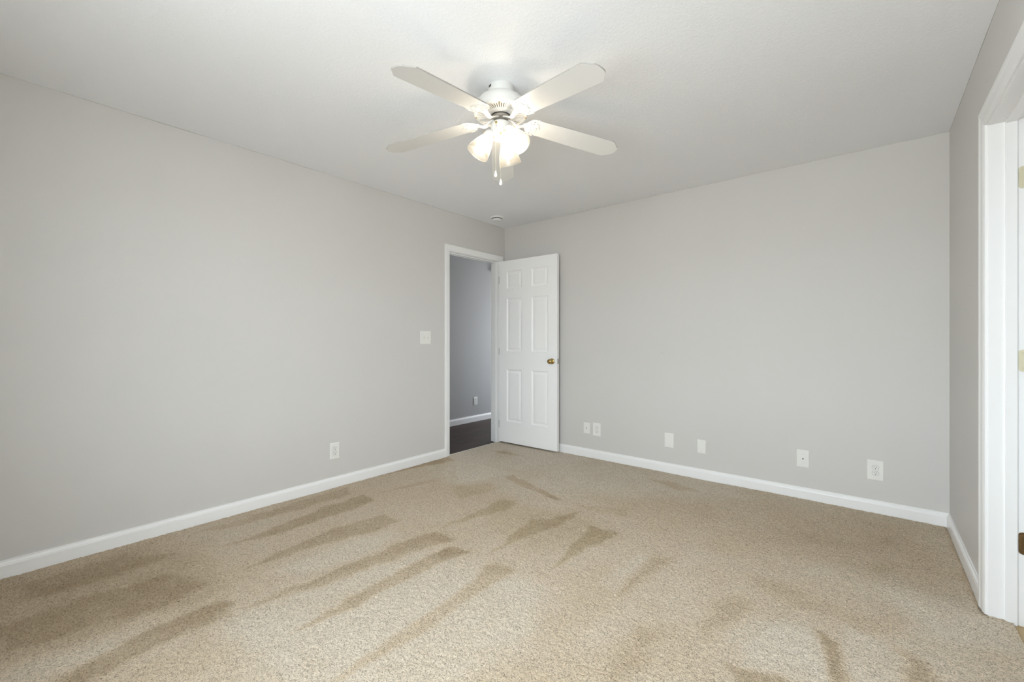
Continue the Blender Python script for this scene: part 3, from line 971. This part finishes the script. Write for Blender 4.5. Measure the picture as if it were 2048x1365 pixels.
# ------------------------------------------------------------------ wall plates
def plate_mesh(wd, ht, th=0.006, yoff=0.0):
    """bevelled cover plate in local xz, front towards -y, back at y=0"""
    bm = bmesh.new()
    r0 = rounded_rect(wd, ht, 0.004, 3)
    r1 = rounded_rect(wd - 0.002, ht - 0.002, 0.004, 3)
    r2 = rounded_rect(wd - 0.009, ht - 0.009, 0.003, 3)
    loops = []
    for rr, y in ((r0, 0.0), (r0, -th * .45), (r1, -th * .7), (r2, -th)):
        loops.append([bm.verts.new((px, y, pz)) for px, pz in rr])
    n = len(r0)
    for a, c in zip(loops, loops[1:]):
        for i in range(n):
            bm.faces.new((a[i], a[(i + 1) % n], c[(i + 1) % n], c[i]))
    bm.faces.new(loops[0])
    bm.faces.new(loops[-1])
    return bm


RY = Matrix.Rotation(R(90), 4, 'X')     # local z -> -y


def screw(parent, x, z, y, r=0.003, m_='plate'):
    bm = bmesh.new()
    lathe(bm, [(r, -0.0005), (r, 0.0004), (r * .7, 0.0010), (0, 0.0012)], 14, Matrix.Translation((x, y, z)) @ RY)
    box(bm, (x - r * .85, y - 0.0014, z - .0004), (x + r * .85, y - 0.0009, z + .0004), 1)
    return obj('screw', bm, [M[m_], M['slotdark']], parent)


def root(name, loc, rz, label, cat, group):
    return empty(name, loc, rz, label, cat, group)


def outlet(name, loc, rz, wd, ht, label, cat='outlet', group='wall outlets'):
    t = root(name, loc, rz, label, cat, group)
    obj('cover_plate', plate_mesh(wd, ht), M['plate'], t)
    for sz in (0.0195, -0.0195):
        bm = bmesh.new()
        # receptacle face: circle clipped flat top and bottom
        pts = []
        for k in range(36):
            a = 2 * PI * k / 36
            pts.append((0.0172 * math.cos(a), max(-0.0135, min(0.0135, 0.0172 * math.sin(a)))))
        mt = Matrix.Translation((0, -0.0045, sz)) @ RY
        prism(bm, pts, 0, 0.0032, mtx=mt)
        rc = obj('receptacle', bm, M['plate'], t)
        bm = bmesh.new()
        ring = []
        prism(bm, [(p[0] * 1.07, p[1] * 1.08) for p in pts], 0, 0.0017, mtx=mt)
        obj('shadow_gap', bm, M['mark_gap'], rc).name = 'gap_shade'  # dark rim standing in for the shaded gap round the receptacle
        bm = bmesh.new()
        yy = -0.0045 - 0.0033
        box(bm, (-0.0075, yy - .0003, sz + 0.000), (-0.0053, yy + .001, sz + 0.0085))
        box(bm, (0.0053, yy - .0003, sz + 0.001), (0.0073, yy + .001, sz + 0.0080))
        lathe(bm, [(0.0028, 0), (0.0028, 0.0015), (0, 0.0015)], 14, Matrix.Translation((0, yy + .001, sz - 0.0065)) @ RY)
        obj('slot', bm, M['slotdark'], rc)
    screw(t, 0, 0, -0.006)
    return t


def coax(name, loc, rz, wd, ht, label, rad, group='cable plates'):
    t = root(name, loc, rz, label, 'wall plate', group)
    obj('cover_plate', plate_mesh(wd, ht), M['plate'], t)
    bm = bmesh.new()
    lathe(bm, [(rad, 0), (rad, 0.002), (rad * .75, 0.0022), (rad * .75, 0.009), (rad * .4, 0.009), (rad * .4, 0.003), (0, 0.003)], 6 * 3, Matrix.Translation((0, -0.006, 0)) @ RY)
    j = obj('cable_jack', bm, M['hub'], t)
    j['label'] = 'small dark metal cable jack'
    bm = bmesh.new()
    lathe(bm, [(rad * .62, 0.0085), (rad * .62, 0.0094), (0, 0.0094)], 16, Matrix.Translation((0, -0.006, 0)) @ RY)
    obj('opening', bm, M['slotdark'], j)
    screw(t, 0, 0.030 * ht / 0.115, -0.006)
    screw(t, 0, -0.030 * ht / 0.115, -0.006)
    return t


def blank(name, loc, rz, wd, ht, label):
    t = root(name, loc, rz, label, 'wall plate', 'blank wall plates')
    obj('cover_plate', plate_mesh(wd, ht), M['plate'], t)
    screw(t, 0, 0.042 * ht / 0.126, -0.006, m_='ivory')
    screw(t, 0, -0.042 * ht / 0.126, -0.006, m_='ivory')
    return t


YW = YB
t = coax('cable_plate', (-2.161, YW, 0.283), 0, 0.070, 0.111, 'small white cable plate nearest the open door on back wall', 0.0045)
t.rotation_euler = (0, R(1.2), 0)
for dx, dz, w_ in ((-0.012, 0.0575, 0.020), (0.022, -0.0575, 0.012)):
    bm = bmesh.new()
    box(bm, (dx - w_ / 2, -0.0025, dz - .0018), (dx + w_ / 2, 0.0, dz + .0018))
    obj('chip', bm, M['mark_gap'], t)['label'] = 'chipped plaster at the plate edge'
outlet('wall_outlet', (-2.050, YW, 0.281), 0, 0.084, 0.127, 'white duplex outlet just right of the small cable plate near door')
blank('blank_plate', (-1.347, YW, 0.279), 0, 0.080, 0.126, 'blank white wall plate, larger and left of the blank pair')
blank('blank_plate', (-1.077, YW, 0.266), 0, 0.067, 0.112, 'blank white wall plate, smaller and right of the blank pair')
coax('cable_plate', (-0.374, YW, 0.288), 0, 0.076, 0.125, 'white cable plate with dark jack between blank plate and large outlet', 0.0050)
outlet('wall_outlet', (0.030, YW, 0.280), 0, 0.086, 0.132, 'white duplex outlet nearest the right corner on back wall')
outlet('wall_outlet', (XL, 1.730, 0.282), R(90), 0.079, 0.128, 'white duplex outlet low on the left wall')
outlet('wall_outlet', (-4.36, 4.448, 0.285), R(90), 0.072, 0.115, 'white outlet on the hall wall through the doorway')

# double light switch
t = root('light_switch', (XL, 2.630, 1.178), R(90), 'white double toggle light switch beside the hall doorway', 'light switch', None)
obj('cover_plate', plate_mesh(0.124, 0.126), M['plate'], t)
for sx in (-0.023, 0.023):
    bm = bmesh.new()
    box(bm, (sx - .0055, -0.0068, -0.0125), (sx + .0055, -0.005, 0.0125))
    sl = obj('toggle_slot', bm, M['ivory'], t)
    bm = bmesh.new()
    up = 1 if sx < 0 else -1
    prism(bm, [(-0.0045, -0.004), (0.0045, -0.004), (0.0035, 0.004), (-0.0035, 0.004)], 0, 0.013,
          mtx=Matrix.Translation((sx, -0.006, 0.003 * up)) @ Matrix.Rotation(R(90 + 28 * up), 4, 'X'))
    obj('toggle', bm, M['ivory'], sl)
    screw(t, sx, 0.030, -0.006)
    screw(t, sx, -0.030, -0.006)

# smoke detector on the ceiling near the corner
t = empty('smoke_detector', (-3.005, 3.385, H), 0, 'small round off-white smoke detector on ceiling near the corner', 'smoke detector')
bm = bmesh.new()
lathe(bm, [(0, 0), (0.067, 0), (0.067, -0.006), (0.062, -0.012), (0.058, -0.014), (0, -0.014)], 40)
obj('mounting_ring', bm, M['detector'], t, smooth=True, autosmooth=30)
bm = bmesh.new()
lathe(bm, [(0.040, -0.014), (0.042, -0.019), (0.050, -0.0195), (0.0515, -0.024), (0.048, -0.036), (0.041, -0.041), (0.012, -0.043), (0, -0.043)], 40)
dt = obj('sensor_cover', bm, M['detector'], t, smooth=True, autosmooth=30)
bm = bmesh.new()
lathe(bm, [(0.049, -0.0140), (0.054, -0.0145), (0.053, -0.0175), (0.044, -0.0192)], 40)
obj('vent_gap', bm, M['slotdark'], dt)

# small box on the hall wall, mostly hidden by the jamb
t = empty('chime_box', (-4.36, 4.86, 2.225), R(90), 'small grey box high on the hall wall at doorway edge', 'door chime')
bm = bmesh.new()
box(bm, (-0.07, -0.035, -0.06), (0.07, 0, 0.06))
o = obj('box_cover', bm, M['ivory'], t)
bevel_obj(o, 0.005)
bm = bmesh.new()
for i in range(5):
    box(bm, (-0.073, -0.030 + i * 0.005, -0.05), (-0.0695, -0.028 + i * 0.005, 0.05))
obj('grille', bm, M['mark_gap'], t)

# nail marks
t = tag(obj('nail', (lambda b_: (box(b_, (-1.4195, YB - .0012, 1.040), (-1.4165, YB, 1.045)), box(b_, (-1.4165, YB - .0006, 1.0420), (-1.4065, YB, 1.0428)), box(b_, (-1.4070, YB - .0012, 1.041), (-1.4045, YB, 1.045)), b_)[-1])(bmesh.new()), M['mark_gap']),
        'tiny grey nail mark in the middle of the back wall', 'nail')
bm = bmesh.new()
lathe(bm, [(0, 0), (0.004, 0), (0.004, -0.002), (0, -0.004)], 10)
hk = obj('screw_hook', bm, M['mark_gap'], matrix=place((-1.075, 1.20, H), 0))
tag(hk, 'tiny grey screw mark on the ceiling above the fan', 'screw')

# ------------------------------------------------------------------ ceiling fan
FAN = empty('ceiling_fan', (-1.452, 1.666, H), R(39.6), 'white five-blade ceiling fan with three lit glass shades', 'ceiling fan')
# heights below are relative to the ceiling
bm = bmesh.new()
lathe(bm, [(0, 0), (0.066, 0), (0.067, -0.002), (0.067, -0.038), (0.064, -0.044), (0.06, -0.046)], 56)
cn = obj('canopy', bm, M['fan'], FAN, smooth=True, autosmooth=30)
for a in (-148, -139):
    bm = bmesh.new()
    mt = Matrix.Rotation(R(a), 4, 'Z') @ Matrix.Translation((0.0672, 0, -0.013))
    box(bm, (-0.001, -0.0035, -0.006), (0.0008, 0.0035, 0.006), mtx=mt)
    obj('slot', bm, M['slotdark'], cn)
bm = bmesh.new()
lathe(bm, [(0.058, -0.044), (0.072, -0.046), (0.092, -0.054), (0.112, -0.068), (0.126, -0.086), (0.133, -0.104), (0.1355, -0.116), (0.137, -0.124), (0.1385, -0.128),
           (0.1385, -0.134), (0.136, -0.137)], 72)
obj('motor_housing', bm, M['fan'], FAN, smooth=True, autosmooth=35)
# slotted vent ring
bm = bmesh.new()
zr = -0.139
lathe(bm, [(0.138, -0.134), (0.1375, -0.139), (0.132, -0.1425), (0.120, -0.1430), (0.120, -0.139)], 96)
lathe(bm, [(0.083, -0.139), (0.083, -0.1445), (0.070, -0.147), (0.054, -0.148), (0.050, -0.147), (0.050, -0.138)], 96)
NS = 60
for k in range(NS):
    a0 = 2 * PI * k / NS
    wd = 2 * PI / NS * 0.56
    wide = (k % 12) in (0,)
    if wide:
        wd = 2 * PI / NS * 1.02
    pts = []
    for rr, aa in ((0.0825, a0 - wd / 2), (0.1205, a0 - wd / 2), (0.1205, a0 + wd / 2), (0.0825, a0 + wd / 2)):
        pts.append((rr * math.cos(aa), rr * math.sin(aa)))
    prism(bm, pts, -0.1432, -0.1395)
lathe(bm, [(0.136, -0.1355), (0.052, -0.1375)], 60, mi=1)
obj('vent_ring', bm, [M['fan'], M['vent']], FAN)
for a in (-92, 8, 172, 90):
    bm = bmesh.new()
    lathe(bm, [(0.0042, -0.1425), (0.0042, -0.1455), (0.003, -0.147), (0, -0.1475)], 16, Matrix.Translation((0.128 * math.cos(R(a)), 0.128 * math.sin(R(a)), 0)))
    obj('screw', bm, M['brass'], FAN)['label'] = 'small brass screw in the vent ring'
# flywheel
bm = bmesh.new()
lathe(bm, [(0.0, -0.1485), (0.046, -0.1485), (0.048, -0.152), (0.048, -0.161), (0.043, -0.164), (0.026, -0.165), (0.021, -0.169), (0.021, -0.190)], 48)
obj('flywheel', bm, M['hub'], FAN, smooth=True, autosmooth=30)

# one blade with its bracket, copied five times
PITCH = 7.5
DROOP = 6.8


def blade_outline():
    half = [(0.148, 0.030), (0.152, 0.046), (0.165, 0.056), (0.200, 0.060), (0.400, 0.066), (0.616, 0.069), (0.622, 0.0675), (0.628, 0.063), (0.656, 0.036), (0.662, 0.033), (0.667, 0.024), (0.670, 0.012), (0.670, 0.0)]
    return half + [(x, -y) for x, y in half[::-1][1:]]


def bracket_plate():
    half = [(0.118, 0.010), (0.128, 0.013), (0.136, 0.024), (0.143, 0.038), (0.152, 0.050), (0.164, 0.0600), (0.176, 0.0635), (0.190, 0.0655), (0.194, 0.0610), (0.186, 0.054), (0.181, 0.046),
            (0.184, 0.038), (0.192, 0.033), (0.200, 0.028), (0.203, 0.020), (0.202, 0.012), (0.210, 0.005), (0.214, 0.0)]
    return half + [(x, -y) for x, y in half[::-1][1:]]


def make_blade(parent):
    pm = Matrix.Translation((0.145, 0, -0.172)) @ Matrix.Rotation(R(DROOP), 4, 'Y') @ Matrix.Rotation(R(-PITCH), 4, 'X') @ Matrix.Translation((-0.145, 0, 0))
    bm = bmesh.new()
    prism(bm, blade_outline(), 0.0, 0.0058, 0, pm, side_mi=1)
    bl = obj('blade', bm, [M['blade'], M['edge']], parent)
    bm = bmesh.new()
    prism(bm, bracket_plate(), -0.0035, -0.0002, 0, pm)
    # raised scroll relief
    for sg in (1, -1):
        pts = []
        for k in range(15):
            a = k / 14 * 1.6 * PI
            rr = 0.017 - 0.0011 * k
            pts.append(pm @ Vector((0.166 + rr * math.cos(a + 2.2), sg * (0.030 + rr * math.sin(a + 2.2)), -0.0045)))
        tube(bm, pts, 0.0028, 8)
        tube(bm, [pm @ Vector(p) for p in ((0.130, sg * .008, -.004), (0.150, sg * .012, -.005), (0.172, sg * .012, -.005), (0.196, sg * .016, -.004))], 0.0025, 8)
        tube(bm, [pm @ Vector(p) for p in ((0.150, sg * .046, -.004), (0.166, sg * .054, -.0045), (0.182, sg * .058, -.004))], 0.0025, 8)
    # curved arm from flywheel to plate
    prof = [(0.034, -0.164), (0.058, -0.172), (0.080, -0.186), (0.094, -0.188), (0.108, -0.182), (0.124, -0.1765), (0.140, -0.1755)]
    wds = [0.017, 0.0165, 0.0135, 0.012, 0.012, 0.015, 0.020]
    rows = []
    for (x, z), wv in zip(prof, wds):
        rows.append([bm.verts.new((x, -wv, z + 0.002)), bm.verts.new((x, -wv * .6, z - 0.004)), bm.verts.new((x, wv * .6, z - 0.004)), bm.verts.new((x, wv, z + 0.002)), bm.verts.new((x, 0, z + 0.004))])
    for a, c in zip(rows, rows[1:]):
        for k in range(5):
            bm.faces.new((a[k], a[(k + 1) % 5], c[(k + 1) % 5], c[k]))
    bm.faces.new(rows[0])
    bm.faces.new(rows[-1][::-1])
    br = obj('blade_bracket', bm, M['fan'], bl, smooth=True, autosmooth=40)
    for sx, sy in ((0.170, 0.045), (0.170, -0.045), (0.195, 0.0)):
        bm = bmesh.new()
        lathe(bm, [(0.0035, -0.0034), (0.003, -0.0050), (0, -0.0054)], 12, pm @ Matrix.Translation((sx, sy, 0)))
        obj('screw', bm, M['steel'], bl)
    return bl


b0 = make_blade(FAN)
kids = list(b0.children)
for i, a in enumerate((18, 90, 162, 233.4, 307.4)):
    if i == 0:
        bl = b0
    else:
        bl = b0.copy()
        COL.objects.link(bl)
        bl.parent = FAN
        for ch in kids:
            c2 = ch.copy()
            COL.objects.link(c2)
            c2.parent = bl
    bl.rotation_euler = (0, 0, R(a))

# switch housing
bm = bmesh.new()
lathe(bm, [(0.020, -0.182), (0.044, -0.183), (0.048, -0.186), (0.0495, -0.190), (0.0495, -0.222), (0.0485, -0.2235)], 56)
sh = obj('switch_housing', bm, M['fan'], FAN, smooth=True, autosmooth=30)
for a in (-115, -60, 150):
    bm = bmesh.new()
    lathe(bm, [(0.0022, 0), (0.002, 0.0015), (0, 0.002)], 10, Matrix.Rotation(R(a), 4, 'Z') @ Matrix.Translation((0.0495, 0, -0.216)) @ Matrix.Rotation(R(90), 4, 'Y'))
    obj('screw', bm, M['hub'], sh)
bm = bmesh.new()
lathe(bm, [(0.0478, -0.2235), (0.0478, -0.240), (0.046, -0.252), (0.040, -0.262), (0.028, -0.268), (0.012, -0.270), (0.010, -0.276), (0.005, -0.281), (0, -0.282)], 56)
lk = obj('light_fitter', bm, M['fan'], FAN, smooth=True, autosmooth=30)

# lights
SH = [(0.0245, -0.002), (0.0255, -0.010), (0.030, -0.022), (0.038, -0.040), (0.0455, -0.060), (0.0515, -0.080), (0.0555, -0.098), (0.0580, -0.112), (0.0590, -0.118)]
SHI = [(r - 0.0028, z) for r, z in SH[::-1]]


def light(az, tilt, rneck, zneck):
    mt = Matrix.Rotation(R(az), 4, 'Z') @ Matrix.Translation((rneck, 0, zneck)) @ Matrix.Rotation(R(-tilt), 4, 'Y')
    bm = bmesh.new()
    # arm and socket cup
    p0 = Matrix.Rotation(R(az), 4, 'Z') @ Vector((0.036, 0, -0.240))
    p1 = mt @ Vector((0, 0, 0.016))
    tube(bm, [p0, (p0 + p1) / 2 + Vector((0, 0, -0.002)), p1], 0.009, 14)
    lathe(bm, [(0, 0.020), (0.014, 0.020), (0.022, 0.014), (0.0275, 0.006), (0.0290, -0.004), (0.0290, -0.014), (0.0275, -0.014), (0.0275, 0.0), (0, 0.0)], 36, mt)
    hd = obj('shade_holder', bm, M['fan'], lk, smooth=True, autosmooth=35)
    for q in (0, 120, 240):
        bm = bmesh.new()
        lathe(bm, [(0.0028, 0), (0.0028, 0.004), (0.0018, 0.006), (0, 0.006)], 10, mt @ Matrix.Rotation(R(q + 20), 4, 'Z') @ Matrix.Translation((0.029, 0, -0.009)) @ Matrix.Rotation(R(90), 4, 'Y'))
        obj('thumbscrew', bm, M['brass'], lk)
    bm = bmesh.new()
    lathe(bm, SH + [(0.0580, -0.1192), (0.0562, -0.118)], 56, mt)
    lathe(bm, SHI, 56, mt, mi=1)
    s_ = obj('glass_shade', bm, [M['shade'], M['shade_in']], FAN, smooth=True)
    s_['label'] = 'lit frosted glass bell shade'
    bm = bmesh.new()
    lathe(bm, [(0, -0.012), (0.012, -0.014), (0.013, -0.030), (0.018, -0.040), (0.0255, -0.052), (0.0285, -0.064), (0.0265, -0.076), (0.019, -0.086), (0.008, -0.0915), (0, -0.092)], 32, mt)
    bb = obj('bulb', bm, M['bulb'], s_, smooth=True)
    bb['label'] = 'glowing white bulb'


light(190, 33, 0.056, -0.246)
light(315, 38, 0.058, -0.238)
light(64, 30, 0.050, -0.250)


# pull chains
def chain(x, y, z0, z1, tone):
    bm = bmesh.new()
    n = int((z0 - z1) / 0.0042)
    for i in range(n):
        z = z0 - i * 0.0042
        lathe(bm, [(0, z + .0015), (0.0013, z), (0, z - .0015)], 6, Matrix.Translation((x, y, 0)))
    tube(bm, [(x, y, z0), (x, y, (z0 + z1) / 2), (x, y, z1)], 0.0005, 5)
    ch = obj('pull_chain', bm, M[tone], FAN)
    bm = bmesh.new()
    lathe(bm, [(0, z1 + .002), (0.0035, z1), (0.0045, z1 - .006), (0.0075, z1 - .018), (0.0078, z1 - .023), (0.006, z1 - .028), (0.0035, z1 - .030), (0, z1 - .0305)], 20, Matrix.Translation((x, y, 0)))
    obj('pendant', bm, M['plate'], ch, smooth=True)
    return ch


chain(-0.0245, -0.052, -0.205, -0.447, 'palebrass')
chain(0.001, -0.056, -0.263, -0.490, 'palebrass')
for (x, y, z, az) in ((-0.0225, -0.0445, -0.199, -117), (0.001, -0.046, -0.256, -90)):
    bm = bmesh.new()
    lathe(bm, [(0.006, -0.001), (0.0062, 0.003), (0.0045, 0.006), (0.002, 0.010), (0, 0.010)], 18, Matrix.Translation((x, y, z)) @ Matrix.Rotation(R(az), 4, 'Z') @ Matrix.Rotation(R(90), 4, 'Y'))
    obj('chain_outlet', bm, M['brass'], FAN)['label'] = 'brass collar where a pull chain hangs'
